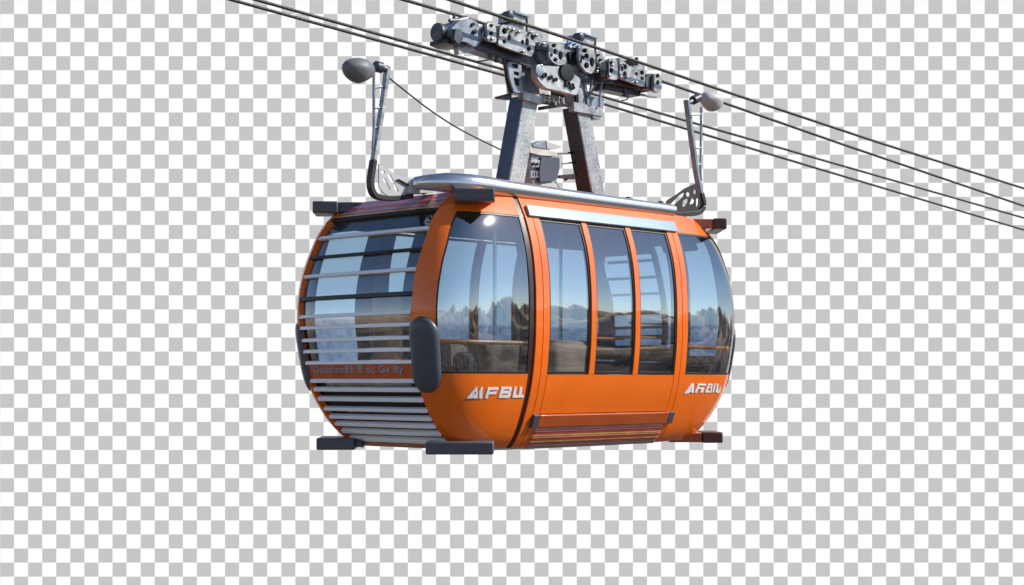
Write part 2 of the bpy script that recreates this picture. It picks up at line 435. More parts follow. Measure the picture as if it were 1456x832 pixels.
# ---- the two ends: window, bars, name board, louvre
LIGHT = [1.335, .97, .592, .487, .372, .267, .16]
LOUV = [-.008, -.088, -.177, -.272, -.346, -.414, -.483, -.553]
for sx in (1, -1):
    near = sx == 1
    bm = bmesh.new(); slab(bm, Gm, G, .15, 1.512, -.03, -.02, 20, 30, sx, 1)
    ew = finish('end_window', bm, GLASSE if near else FROST, ROOT)
    bm = bmesh.new()                                                   # dark posts of the window frame
    for a, b in ((Gm, yl(.70)), (yl(.055), yl(-.125)), (yl(-.58), G)) if near else ((yl(.055), yl(-.0)),):
        slab(bm, a, b, .15, 1.5, -.075, -.034, 4, 28, sx, 1)
    slab(bm, yl(.70), yl(.056), 1.425, 1.5, -.07, -.034, 5, 3, sx, 1); slab(bm, yl(-.126), yl(-.58), 1.425, 1.5, -.07, -.034, 5, 3, sx, 1)
    if not near: slab(bm, Gm, G, .15, .25, -.07, -.034, 14, 2, sx, 1)
    finish('window_frame', bm, POSTM, ew)
    for zc, hh in ((1.150, .013), (.758, .019), (1.512, .014)):
        bm = bmesh.new(); slab(bm, Gm, G if near or zc > 1.5 else yl(.03), zc - hh, zc + hh, -.018, .012, 20, 2, sx, 1); finish('black_bar', bm, BLACK, ew, bevel=.004)
    for zc in LIGHT:
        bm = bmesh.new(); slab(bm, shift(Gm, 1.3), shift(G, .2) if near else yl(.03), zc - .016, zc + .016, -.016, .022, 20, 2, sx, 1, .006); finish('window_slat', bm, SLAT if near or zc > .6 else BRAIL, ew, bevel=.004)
    bm = bmesh.new(); slab(bm, Gm, G, Z0 + .03, .0, -.13, -.09, 20, 10, sx, 1)
    lv = finish('louvre', bm, LINER, ROOT)
    bm = bmesh.new(); slab(bm, Gm, G, Z0, Z0 + .045, -.09, 0, 20, 3, sx, 1); finish('bottom_rail', bm, ORANGE_SHADE, lv)
    for zc in LOUV:
        bm = bmesh.new(); hz_ = .017 if zc > -.2 else .0135; slab(bm, shift(Gm, 1.3), shift(G, .2), zc - hz_, zc + hz_, -.03, .020, 20, 2, sx, 1, .006); finish('louvre_slat', bm, SLAT, lv, bevel=.004)
    # grey service boards seen between the louvre slats
    bm = bmesh.new(); slab(bm, yl(.62), yl(-.58), -.075, -.025, -.085, -.05, 14, 2, sx, 1); finish('service_board', bm, STEEL, lv)
    bm = bmesh.new()
    slab(bm, yl(.45), yl(-.62), -.335, -.285, -.085, -.055, 14, 2, sx, 1)
    finish('service_board', bm, STEELB, lv)
    bm = bmesh.new(); slab(bm, Gm, G, .008, .145, -.05, 0.0, 20, 4, sx, 1)
    if near:
        bk = bmesh.new(); slab(bk, shift(Gm, -1.2), shift(Gm, .9), Z0, ZT - .01, -.04, .022, 2, 50, sx, 1); finish('end_rim', bk, ORANGE, ROOT, 40)
    nb = finish('name_board', bm, paint('shaded_orange_board', (0.52, 0.085, 0.010), .4, 0, .5, .1, var=.22, vscale=9), ROOT)  # board orange darkened: the end's shade is put into the colour
    if near:
        def wrap_text(txt, y0, y1, z0, z1, off, m, grow):
            cu = bpy.data.curves.new('lettering', 'FONT'); cu.body = txt; cu.size = 1; cu.offset = grow; cu.space_character = 1.08
            ob = bpy.data.objects.new('tmp', cu); COL.objects.link(ob)
            dg = bpy.context.evaluated_depsgraph_get(); me = bpy.data.meshes.new_from_object(ob.evaluated_get(dg))
            bpy.data.objects.remove(ob)
            bm = bmesh.new(); bm.from_mesh(me); bpy.data.meshes.remove(me)
            xs = [v.co.x for v in bm.verts]; ys = [v.co.y for v in bm.verts]
            x0, x1, b0, b1 = min(xs), max(xs), min(ys), max(ys)
            for v in bm.verts:
                yy = y0 + (y1 - y0) * (v.co.x - x0) / (x1 - x0); zz = z0 + (z1 - z0) * (v.co.y - b0) / (b1 - b0)
                v.co = surf(yl(yy)(zz), zz, off)
            return finish('lettering', bm, m, nb, smooth=False)
        wrap_text('GoedinoEE B oc Ga By', .70, -.575, .043, .134, .0025, BLUEGREY, .028)
        wrap_text('GoedinoEE B oc Ga By', .692, -.567, .048, .130, .0045, PALEGREY, .0)

# ---- interior: benches, cushions, rails, poles
def cushion(x0, x1, y0, y1, z0, z1, m, name, parent):
    bm = bmesh.new(); box(bm, x0, x1, y0, y1, z0, z1)
    return finish(name, bm, m, parent, bevel=.05)
for sx in (1, -1):
    bm = bmesh.new(); box(bm, *sorted((sx * 1.15, sx * 1.75)), -.62, .62, -.5, -.12)
    bench = finish('bench', bm, SEATB, ROOT, bevel=.02)
    for k in range(3):
        y = -.6 + k * .4; cushion(*sorted((sx * 1.15, sx * 1.72)), y + .01, y + .39, -.12, .02, SEATM, 'seat', bench)
        cushion(*sorted((sx * 1.62, sx * 1.80)), y + .02, y + .38, .02, .34, SEATM if k else SEATB, 'backrest', bench)
bm = bmesh.new(); box(bm, -.45, .45, .55, .9, -.5, -.05); bench = finish('bench', bm, SEATB, ROOT, bevel=.02)
cushion(-.44, .44, .56, .9, -.05, .08, SEATM, 'seat', bench); cushion(-.44, .44, .80, .95, .08, .42, SEATM, 'backrest', bench)
for (px_, py_, yy, w_, h_, m_) in ((722, 512, -.62, .36, .17, SEATM), (672, 520, -.50, .22, .13, SEATB), (808, 508, -.42, .30, .17, CUSH), (640, 512, -.25, .20, .15, SEATM)):
    c = on_y(px_, py_, yy); bm = bmesh.new(); box(bm, c.x - w_, c.x + w_, yy - .09, yy + .09, -.5, c.z + h_)
    st = finish('seat_back', bm, m_, ROOT, bevel=.085)
    st.modifiers['edge'].segments = 5
    bm = bmesh.new(); box(bm, c.x - w_ + .02, c.x + w_ - .02, yy + .02, yy + .42, -.35, -.08); finish('seat', bm, SEATB, st, bevel=.05)
for x0, x1, z, m_, rr in ((-.22, .27, .40, RAILC, .012), (-.22, .27, .29, BRAIL, .016), (.38, .90, .42, RAILC, .012), (.38, .90, .31, BRAIL, .018), (-.22, .27, .18, DSTEEL, .016), (.38, .90, .17, DSTEEL, .016), (.38, .90, .56, BRAIL, .010)):
    bm = bmesh.new(); tube(bm, [(x0, -1.00, z), (x1, -1.00, z)], rr, 8)
    for xx in (x0 + .02, x1 - .02): tube(bm, [(xx, -1.00, z), (xx, -1.05, z)], .008, 6)
    finish('handrail', bm, m_, ROOT)
def on_x(px, py, x):
    r = ray(px, py); return CAM + r * ((x - CAM.x) / r.x)
c = on_x(551, 470, -1.95); bm = bmesh.new(); box(bm, -2.0, -1.88, c.y - .19, c.y + .19, -.3, on_x(551, 417, -1.95).z)
st = finish('seat_back', bm, paint('brown_leather', (.62, .36, .20), .55, var=.3, bump=.2), ROOT, bevel=.059); st.modifiers['edge'].segments = 5
bm = bmesh.new(); box(bm, -1.875, -1.5, c.y - .19, c.y + .19, -.2, -.06); finish('seat', bm, SEATB, st, bevel=.04)
for mir in (0, 1):
    bm = bmesh.new(); ph = [Cw(.33) + .5 + k * (xl(-1.2)(.33) - Cw(.33) - .5) / 12 for k in range(13)]
    tube(bm, [surf(540 - p if mir else p, .33, -.06) for p in ph], .02, 8); finish('handrail', bm, RAILC, ROOT)
bm = bmesh.new(); box(bm, .62, 1.75, .55, .85, -.5, -.12); bench = finish('bench', bm, SEATB, ROOT, bevel=.02)
for k in range(2):
    cushion(.64 + k * .56, 1.17 + k * .56, .50, .84, -.12, .05, SEATM, 'seat', bench); cushion(.64 + k * .56, 1.17 + k * .56, .78, .93, .05, .40, CUSH, 'backrest', bench)
for x, y in ((-.75, -.25), (.75, .25)):
    bm = bmesh.new(); tube(bm, [(x, y, -.5), (x, y, 1.68)], .02, 10); finish('grab_pole', bm, SILVER, ROOT)

# ---- corner bumpers (upright ovals) and buffer blocks
for sx, sy in SIDES:
    bm = bmesh.new(); zc, hz, hw, r = .22, .335, 4.9, .16; pc, th_ = 216.6, .062
    if (sx, sy) != (1, 1): pc, hw, th_ = 219.3, 3.4, (.045 if sx == 1 else .022)
    rows = []; NU, NZ = 14, 30
    for j in range(NZ + 1):
        v = -math.cos(PI * j / NZ); z = zc + hz * v
        d = max(0, abs(z - zc) - (hz - r)) / r; wd = math.sqrt(max(0, 1 - d * d)) * hw + .02
        row = []
        for i in range(NU + 1):
            u = -math.cos(PI * i / NU); 
            e = (1 - abs(u)**3.2) ** (1 / 2.4) * math.sqrt(max(0, 1 - d**4))
            P = surf(pc + wd * u, z, -.004 + th_ * max(0, e)); row.append(bm.verts.new((P.x * sx, P.y * sy, P.z)))
        rows.append(row)
    for A, B in zip(rows, rows[1:]):
        for i in range(NU): bm.faces.new((A[i], A[i + 1], B[i + 1], B[i]))
    finish('corner_bumper', bm, BUMPER, ROOT, 180)
    for zc in (1.635, -.605):
        lower = zc < 0
        c = raw(216.9, 1.62 if not lower else -.60); c = Vector((c.x * sx, c.y * sy, zc))
        rad = Vector((-DX * sx, -DY * sy, 0)).normalized(); tan = Vector((DY * sx, -DX * sy, 0))
        c = c + tan * ((.13 if lower else .28) if (sx, sy) == (1, 1) else 0)
        def blk(r0, r1, w, h, name, m, parent, bev):
            bm = bmesh.new(); vs = []
            for rr in (r0, r1):
                for t in (-w, w):
                    for z in (-h, h): vs.append(bm.verts.new(c + rad * rr + tan * t + Vector((0, 0, z))))
            for q in ((0, 1, 3, 2), (4, 6, 7, 5), (0, 4, 5, 1), (2, 3, 7, 6), (0, 2, 6, 4), (1, 5, 7, 3)): bm.faces.new([vs[i] for i in q])
            return finish(name, bm, m, parent, bevel=bev)
        rt = (sx, sy) == (-1, 1)
        lf = (sx, sy) == (1, -1)
        pad = blk(.13 if rt else -.02 if lower and lf else -.16 if lower else .03, (.34 if lower else .27) - (.04 if not lower and sx == sy == 1 else 0), .30 if lower else .30 if rt else .18, .056, 'buffer_block', PADB if (sx, sy) == (-1, 1) else RUBBER, ROOT, .012)
        blk(-.10 if lower and lf else -.22, .129 if rt else -.021 if lower and lf else -.161 if lower else .029, .27 if lower else .28 if rt else .155, .03 if lower and lf else .050, 'bracket', ORANGE_SHADE if rt else DSTEEL if lower or (sx, sy) == (1, -1) else ORANGE, pad, .01)  # orange inner blocks imitate body colour reflected in the buffers

# ---- roof rails (bent silver tube along each roof edge)
for sy in (1, -1):
    P = [(-2.02, -.50, 1.765), (-1.93, -.66, 1.765), (-1.76, -.79, 1.762), (-1.52, -.865, 1.758), (-1.2, -.89, 1.75), (0, -.89, 1.742), (1.20, -.89, 1.738)]
    P = [(x, y * sy, z) for x, y, z in P]
    if sy < 0: P = P[4:]
    q = spline(P, 8); bm = bmesh.new()
    tube(bm, q, [.055 + .035 * min(1, k / 12) - .030 * max(0, (k - 20) / (len(q) - 21)) for k in range(len(q))], 20)
    rail = finish('roof_rail', bm, SILVER, ROOT, 50)
    bm = bmesh.new()
    for x in (-1.4, -.7, 0, .7, 1.15): box(bm, x - .03, x + .03, min(-.80 * sy, -.9 * sy), max(-.80 * sy, -.9 * sy), 1.66, 1.72)
    finish('rail_foot', bm, DSTEEL, rail)

# ------------------------------------------------------------------ hanger legs
YF = -.45                                    # front face of the hanger legs
YB = YF + .20
def leg(ridge_b, right_b, ridge_t, right_t, m):
    bm = bmesh.new(); A = [on_y(*p, YF) for p in (ridge_b, right_b, right_t, ridge_t)]
    # run the leg down into the roof
    ext = (1.70 - A[0].z) / (A[3].z - A[0].z)
    lo0 = A[0] + (A[3] - A[0]) * ext; lo1 = A[1] + (A[2] - A[1]) * ((1.70 - A[1].z) / (A[2].z - A[1].z))
    Q = [lo0, lo1, A[2], A[3]]
    fr = [bm.verts.new((p.x, YF, p.z)) for p in Q]; bk = [bm.verts.new((p.x, YB, p.z)) for p in Q]
    bm.faces.new(fr); bm.faces.new(bk[::-1])
    for i in range(4): bm.faces.new((fr[i], fr[(i + 1) % 4], bk[(i + 1) % 4], bk[i]))
    lg = finish('hanger_leg', bm, m[0], ROOT, bevel=.012)
    bm = bmesh.new(); a0, a1 = Q[0], Q[3]                     # dark plate on the uphill face, its colour paints in the leg's shade
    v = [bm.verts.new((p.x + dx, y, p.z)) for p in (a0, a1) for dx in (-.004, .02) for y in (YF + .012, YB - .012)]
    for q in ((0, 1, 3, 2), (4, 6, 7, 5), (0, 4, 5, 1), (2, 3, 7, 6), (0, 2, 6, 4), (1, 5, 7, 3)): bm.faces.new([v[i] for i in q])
    finish('shade_web', bm, m[1], lg)
    return lg
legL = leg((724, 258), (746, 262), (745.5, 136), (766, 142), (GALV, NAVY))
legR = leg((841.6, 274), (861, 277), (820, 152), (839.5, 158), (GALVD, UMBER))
def px_plate(name, loops, y0, y1, m, parent, bevel=.006, extra=None):
    bm = bmesh.new(); plate(bm, loops, y0, y1)
    mats = [m]
    if extra:
        n0 = len(bm.faces); extra(bm); slot(bm, n0, 1); mats.append(VDARK)
    return finish(name, bm, mats, parent, 35, bevel)
px_plate('leg_collar', [[(744, 129), (770, 138), (770, 149), (744, 141)]], YF - .03, YF + .04, STEEL, legL)
px_plate('leg_collar', [[(816, 145), (858, 154), (858, 166), (816, 158)]], YF - .03, YF + .04, STEEL, legR)
px_plate('leg_head', [[(738, 86), (762, 90), (768, 134), (745, 130)]], YF - .012, YB + .012, STEELB, legL)
px_plate('leg_head', [[(822, 104), (832, 108), (839, 152), (823, 148)]], YF - .012, YB + .012, GALVD, legR)
px_plate('gusset', [[(801, 126), (821, 130), (822, 148), (803, 146)]], YF + .02, YB, VDARK, legR)
px_plate('edge_strip', [[(829, 107), (832, 108), (839, 152), (836, 152)]], YF - .03, YF - .014, STEELB, legR, .002)
# slotted side bracket and fin at the left leg, hanging arms at the right leg
px_plate('slotted_bracket', [rounded([(722, 88), (741, 90), (744, 133), (731, 131), (725, 112)], .15), rounded([(730, 101), (738, 103), (738, 108), (731, 106)], .2), rounded([(730, 110), (738, 112), (739, 123), (732, 121)], .2), rounded([(727, 90), (737, 92), (737, 98), (729, 96)], .2)], YF - .05, YF - .03, STEELB, legL, .004)
px_plate('backing_plate', [[(724, 90), (742, 92), (744, 132), (732, 130), (726, 112)]], YF - .028, YF + .05, VDARK, legL)
px_plate('fin', [[(709, 137), (728, 132), (728, 142), (712, 140)]], YF + .05, YF + .12, DSTEEL, legL)
for a, b in (((843, 107), (838, 138)), ((856, 112), (852, 152))):
    bm = bmesh.new(); tube(bm, [on_y(*a, YF - .05), on_y(*b, YF - .05)], .014, 8); finish('hanging_rod', bm, STEELB, legR)
px_plate('tray', [[(838, 136), (860, 141), (858, 156), (836, 150)]], YF + .02, YB, STEELB, legR)
px_plate('foot_block', [[(842, 163), (855, 165), (854, 170), (844, 169)]], YF - .02, YB, STEELB, legR)
px_plate('cross_bar', [[(773, 151), (805, 146), (805, 151), (773, 156)]], YF + .02, YF + .10, BROWNST, legL)
bm = bmesh.new()
for k in range(5):
    a = on_y(772 + k * 7, 133 + k * 1.5, YF + .02); b = on_y(773 + k * 7, 146 + k * .5, YF + .02); tube(bm, [a, b], .018, 8)
for yy in (136, 140, 144, 147): tube(bm, [on_y(768, yy - 1, YF + .06), on_y(803, yy + 4, YF + .06)], .012, 8)
finish('spring_pack', bm, STEEL, legL)

# ------------------------------------------------------------------ carriage riding on the cables
YC0, YC1 = -.60, -.32
bm = bmesh.new(); plate(bm, [[(664, 52), (700, 60), (770, 80), (860, 99), (932, 114), (928, 130), (862, 119), (826, 116), (800, 104), (764, 100), (718, 84), (676, 70)]], YC0 + .09, YC1 - .02)
carriage = finish('carriage', bm, DSTEEL, ROOT, bevel=.012)
def bolts(spots, y, r=2.4, dep=.02):
    def f(bm):
        for (cx, cy, rr) in spots:
            plate(bm, [circ(cx, cy, rr, 12, rr * 1.12)], y - dep, y + .004)
    return f
def holes(*spots): return [circ(cx, cy, r * 1.12, 12, ry * 1.15) for cx, cy, r, ry in spots]
# backing behind pierced plates
def pierced(name, outline, hs, y, m, parent, back=True, th=.035, sp=None):
    o = px_plate(name, [outline] + holes(*hs), y, y + th, m, parent, .004, sp)
    if back:
        cx = sum(p[0] for p in outline) / len(outline); cy = sum(p[1] for p in outline) / len(outline)
        px_plate('plate_backing', [[(cx + (p[0] - cx) * .93, cy + (p[1] - cy) * .93) for p in outline]], y + th + .002, y + th + .06, VDARK, parent, 0)
    return o
# motor at the uphill end: barrel, rim, saddle castings
bm = bmesh.new(); c0 = on_y(621, 46, YC0 + .18); c1 = on_y(662, 53, YC0 + .18); ax = (c1 - c0); ln = ax.length
lathe(bm, c0, ax, [(-.01, .045), (-.008, .078), (.0, .086), (.03, .088), (.045, .080), (ln * .45, .074), (ln * .55, .085), (ln * .6, .094), (ln * .8, .094), (ln * .85, .08), (ln, .08)], 22)
finish('motor', bm, DSTEEL, carriage, 40)
px_plate('saddle', [rounded([(640, 42), (655, 28), (672, 27), (681, 34), (686, 58), (676, 68), (664, 60), (652, 58), (644, 52)], .3)], YC0 + .04, YC0 + .30, STEELB, carriage, .02, bolts([(673.5, 34.5, 2.2), (676, 45, 3)], YC0 + .04))
px_plate('saddle_arch', [rounded([(648, 40), (656, 42), (659, 56), (652, 63), (646, 56)], .3)], YC0, YC0 + .05, DSTEEL, carriage, .012)
px_plate('lower_casting', [rounded([(635, 54), (650, 56), (664, 64), (660, 67), (645, 65), (634, 60)], .3)], YC0 + .08, YC0 + .3, DSTEEL, carriage, .015)
px_plate('drip_tray', [[(650.5, 66), (675, 62), (676, 73), (652, 77.5)]], YC0 + .10, YC0 + .16, PODL, carriage)
bm = bmesh.new(); tube(bm, [on_y(639, 29.5, YC0 + .15), on_y(652, 29, YC0 + .15)], .018, 8); tube(bm, [on_y(645.5, 22, YC0 + .2), on_y(645.5, 33, YC0 + .2)], .015, 8); finish('cable_guide', bm, DSTEEL, carriage)
bm = bmesh.new(); tube(bm, [on_y(650, 30, YC0 + .2), on_y(664, 27, YC0 + .2)], .03, 10); finish('cable_shoe', bm, DSTEEL, carriage)
# front plates
pierced('clamp_plate', rounded([(692, 34), (697, 29.5), (702, 31), (705.5, 40), (706, 61), (694, 59)], .25), [(698.5, 36.5, 2.6, 2.2), (698.5, 47.5, 2.8, 2.5)], YC0 - .02, STEEL, carriage)
pierced('gear_plate', rounded([(711, 38), (716, 35), (730, 36.5), (752, 47), (762, 49), (761, 68), (756, 81), (708, 64)], .18), [(717.5, 44, 3.6, 4), (717, 59, 2.4, 3), (724, 53.5, 2.4, 4), (743, 60, 2.2, 3.2), (749.5, 59.5, 2.4, 5), (752, 69.5, 2.8, 3.2), (756.5, 52.5, 2.2, 3.6)], YC0 - .01, STEEL, carriage)
px_plate('hump_casting', [rounded([(722, 34), (735, 30), (764, 38), (771, 46), (772, 62), (750, 58), (724, 46)], .2)], YC0 + .10, YC1, STEEL, carriage, .015)
for (x, y, s) in ((737, 27, 1.0), (836, 57, .86)):
    px_plate('junction_box', [rounded([(x - 9 * s, y - 9 * s), (x - 3, y - 8 * s), (x + 14 * s, y - 1), (x + 14 * s, y + 9 * s), (x - 10 * s, y + 3)], .1)], YC0 + .06, YC0 + .24, STEEL, carriage, .008)
    px_plate('box_lid', [[(x - 5 * s, y - 12.5 * s), (x + 17 * s, y - 4.5 * s), (x + 16 * s, y - 2 * s), (x - 6 * s, y - 9.5 * s)]], YC0 + .03, YC0 + .27, TRIM, carriage, .004)
    bm = bmesh.new(); lathe(bm, on_y(x - 9 * s, y - 6 * s, YC0 + .03), (0, 1, 0), [(0, .03), (.01, .045), (.09, .045), (.1, .03)], 12); finish('cable_gland', bm, DSTEEL, carriage)
    bm = bmesh.new(); tube(bm, [on_y(x + 12 * s, y - 1, YC0 + .0), on_y(x + 12 * s, y + 20 * s, YC0 + .0)], .011, 8); finish('support_rod', bm, DSTEEL, carriage)
# central body with a dark raised plate painting in the shade of a hollow
px_plate('centre_casting', [rounded([(768, 58), (812, 62), (824, 70), (830, 108), (812, 104), (788, 96), (772, 90), (764, 76)], .2)], YC0 + .045, YC1, STEELB, carriage, .02)
px_plate('hollow_shade', [rounded([(809, 73), (823, 74), (826, 92), (811, 90)], .2)], YC0 + .01, YC0 + .05, VDARK, carriage, .004)
px_plate('spigot', [rounded([(761, 64), (776, 66), (777, 72), (762, 71)], .3)], YC0 - .02, YC0 + .05, VDARK, carriage)
px_plate('slot_cover', [[(808, 57), (826, 62), (826, 70), (808, 66)]], YC0 + .02, YC0 + .045, TRIM, carriage, .003, bolts([(812, 61, 1.2), (818, 63, 1.2), (823, 66, 1.2)], YC0 + .02))
pierced('sheave_plate', rounded([(780.5, 63), (785, 60.5), (799, 62), (803, 72), (806, 90), (794, 93.5), (785, 88), (780, 78)], .3), [(787.5, 65, 3, 2.6), (789.5, 73, 2.4, 3.6), (784, 78.5, 2, 2.6), (789.7, 85, 2.8, 2.8), (797, 79, 2.6, 5.5)], YC0 - .03, STEEL, carriage)
pierced('sheave_plate', rounded([(824, 68), (829, 64.5), (840, 66), (846.5, 74), (847, 96), (842, 105.5), (833, 102), (826, 93), (822, 80)], .3), [(831.5, 72, 3.4, 2.8), (834, 79.5, 3, 3.2), (828.5, 82, 2.4, 2.6), (834, 93, 3.4, 4), (841.7, 88.5, 2.9, 6), (826, 87, 1.5, 3)], YC0 - .05, STEEL, carriage)
px_plate('valve_block', [rounded([(848, 72), (856, 73), (860, 84), (858, 98), (849, 97)], .2)], YC0 + .01, YC0 + .12, STEEL, carriage, .008, bolts([(852, 78, 1.6), (855, 85, 1.8), (851, 91, 1.7), (849, 95, 1.4)], YC0 + .01))
pierced('clamp_plate', rounded([(866, 84), (870, 82.5), (877, 85), (878.5, 96), (878, 114), (866, 112)], .25), [(869, 89.5, 2.4, 2.6), (869.5, 100, 2.6, 3)], YC0 - .02, STEEL, carriage)
bm = bmesh.new(); lathe(bm, on_y(861, 100, YC0 + .0), (0, 1, 0), [(0, .02), (.004, .085), (.02, .095), (.14, .095), (.16, .08)], 20); finish('guide_wheel', bm, VDARK, carriage)
pierced('gear_plate', rounded([(882, 92), (888, 88), (894, 94), (912, 99), (917, 101), (917, 124), (886, 113), (881, 106)], .2), [(884.5, 96, 2, 5), (889, 95, 2.6, 3.4), (888.5, 105, 2.6, 3.2), (905, 105, 2, 2.4), (913, 103, 2.6, 3.4), (913, 111.5, 2.2, 3)], YC0 - .01, STEEL, carriage)
px_plate('end_casting', [[(880, 82), (918, 92), (917, 102), (880, 92)]], YC0 + .06, YC1, STEEL, carriage, .01)
bm = bmesh.new(); tube(bm, [on_y(893, 86.5, YC0 + .03), on_y(902, 89, YC0 + .03)], .025, 10); tube(bm, [on_y(905, 82, YC0 + .03), on_y(905, 93, YC0 + .03)], .02, 8); finish('cable_shoe', bm, DSTEEL, carriage)
px_plate('pivot_block', [rounded([(917, 111), (925, 104), (931, 106), (931, 130), (920, 126)], .3)], YC0 + .02, YC0 + .22, DSTEEL, carriage, .015)
pierced('end_clamp', rounded([(930, 105), (937, 104), (940.5, 110), (941, 127), (936, 132.5), (930, 129)], .3), [(935, 108, 2.4, 2.6), (935.5, 117.5, 2.4, 3)], YC0 - .02, STEEL, carriage)
# main hanger plate
def knobs(bm):
    for cx, cy, r in ((775, 107, 3.2), (784, 110, 2.6), (791, 113, 2.4), (808, 119, 3.4), (814, 122, 3), (816, 125, 2)): plate(bm, [circ(cx, cy, r, 14, r * 1.3), circ(cx + 1, cy, r * .6, 12, r * .8)], YC0 - .045, YC0 - .02)
px_plate('hanger_plate', [rounded([(763, 93), (785, 94), (800, 95), (826, 112), (821, 136), (803, 131), (776, 125), (764, 112)], .22)], YC0 - .022, YC0 + .06, LSTEEL, carriage, .014, knobs)
bm = bmesh.new(); lathe(bm, on_y(808, 103, YC0 - .05), (0, 1, 0), [(0, .03), (.004, .10), (.03, .115), (.05, .115)], 22, (1, .8)); finish('cap_and_shadow_disc', bm, VDARK, carriage)  # near-black disc paints in a round shadow on the hanger plate
bm = bmesh.new(); lathe(bm, on_y(768, 100, YC0 - .04), (0, 1, 0), [(0, .04), (.004, .055), (.03, .06)], 18); finish('cap_and_shadow_disc', bm, STEELB, carriage)
# running wheels hidden between the plates, on the far row of cables
for px_, py_ in ((698, 52), (735, 57), (790, 80), (834, 88), (871, 100), (905, 108)):
    bm = bmesh.new(); lathe(bm, on_y(px_, py_, YC1 - .14), (0, 1, 0), [(0, .05), (.005, .11), (.025, .12), (.04, .095), (.06, .095), (.075, .12), (.095, .11), (.1, .05)], 22); finish('running_wheel', bm, DSTEEL, carriage)
# small things under the beam
px_plate('under_beam', [[(860, 120), (912, 130), (910, 137), (860, 127)]], YC0 + .12, YC1, VDARK, carriage)
px_plate('skid', [[(862, 124), (934, 137), (934, 139), (862, 128)]], YC0 + .16, YC0 + .2, STEELB, carriage, .002)
for (x, y) in ((697, 78), (706, 83), (716, 86), (873, 118), (888, 132), (700, 72), (748, 92)):
    bm = bmesh.new(); tube(bm, [on_y(x, y - 6, YC0 + .12), on_y(x + .6, y + 6, YC0 + .12)], .018, 8); tube(bm, [on_y(x, y + 3, YC0 + .12), on_y(x, y + 5, YC0 + .12)], .03, 8); finish('hex_bolt', bm, DSTEEL, carriage)
bm = bmesh.new(); tube(bm, spline([on_y(678, 88, YC0 + .2), on_y(690, 86, YC0 + .2), on_y(700, 84, YC0 + .2)], 5), .007, 6); tube(bm, spline([on_y(884, 143, YC0 + .2), on_y(892, 141, YC0 + .2), on_y(893, 134, YC0 + .2)], 5), .007, 6)
tube(bm, spline([on_y(842, 106, YC0 - .03), on_y(846, 120, YC0 - .03), on_y(839, 135, YC0 - .03)], 6), .010, 6)
finish('hose', bm, VDARK, carriage)
# scattered fasteners on the castings
for (x, y) in ((727, 40), (733, 42), (741, 45), (758, 46), (766, 50), (747, 73), (714, 51), (908, 117), (895, 110), (886, 109), (852, 101), (856, 92), (814, 67), (776, 62), (773, 93), (801, 99), (817, 108), (870, 107), (874, 92), (703, 55), (696, 54)):
    bm = bmesh.new(); a = on_y(x, y, YC0 - .06); lathe(bm, Vector((a.x, YC0 - .062 if 820 < x < 848 else YC0 - .045, a.z)), (0, 1, 0), [(0, .008), (.003, .014), (.05, .014)], 8)
    finish('fastener', bm, STEEL, carriage)

# ------------------------------------------------------------------ unit on the roof between the legs
YU = -.38
ub = px_plate('roof_unit', [rounded([(756, 219), (770, 218), (796, 224), (796, 240), (791, 259), (758, 264), (755, 240)], .15)], YU + .02, YU + .30, STEELB, ROOT, .012)
px_plate('canopy', [[(757, 206), (775, 200), (777, 212), (759, 209)]], YU - .02, YU + .3, STEELB, ub, .004)
px_plate('canopy', [[(776.5, 200), (800, 209), (788, 212), (778, 211.5)]], YU - .02, YU + .3, PODL, ub, .004)
px_plate('band', [rounded([(754, 207), (775, 212), (792, 217), (788, 222), (770, 221), (754, 217)], .15)], YU - .01, YU + .28, CREAM, ub, .006)
px_plate('curved_panel', [rounded([(770, 223), (795, 225), (796, 236), (791, 257), (768, 259), (767, 245)], .2)], YU - .02, YU + .02, BUMPER, ub, .01)
px_plate('grille', [rounded([(755, 227), (769, 228), (768, 238), (755, 238)], .2)], YU - .01, YU + .02, STEEL, ub, .004, bolts([(759, 233, 2.2), (765, 233, 1.6)], YU - .01))
px_plate('grille', [[(755, 243), (767, 244), (767, 252), (755, 253)]] + [[(x, 245), (x + 2, 245), (x + 2, 251), (x, 251)] for x in (757, 760.5, 764)], YU - .01, YU + .01, STEEL, ub, .002)
px_plate('shelf', [[(769, 262), (791, 260), (795, 268), (772, 267)]], YU, YU + .2, PODL, ub, .004)
for a, b, r in (((793, 218.5), (816, 217), .010), ((799, 233), (818, 231), .008), ((803, 256), (820, 247), .012), ((789, 258), (795, 270), .012)):
    bm = bmesh.new(); tube(bm, [on_y(*a, YU + .05), on_y(*b, YU + .05)], r, 8); finish('bracket_rod', bm, VDARK, ub)
px_plate('bracket_arm', [[(794, 253), (797, 249), (819, 247), (819, 255)]], YU + .02, YU + .06, BROWNST, ub, .004)
bm = bmesh.new()
for x in (-1.0, -.55, .05, .6, 1.12): 
    lathe(bm, (x, -.80, 1.80), (0, 0, 1), [(-.08, .02), (0, .02), (.002, .03), (.02, .034), (.035, .02)], 10)
finish('roof_knob', bm, DSTEEL, ROOT)

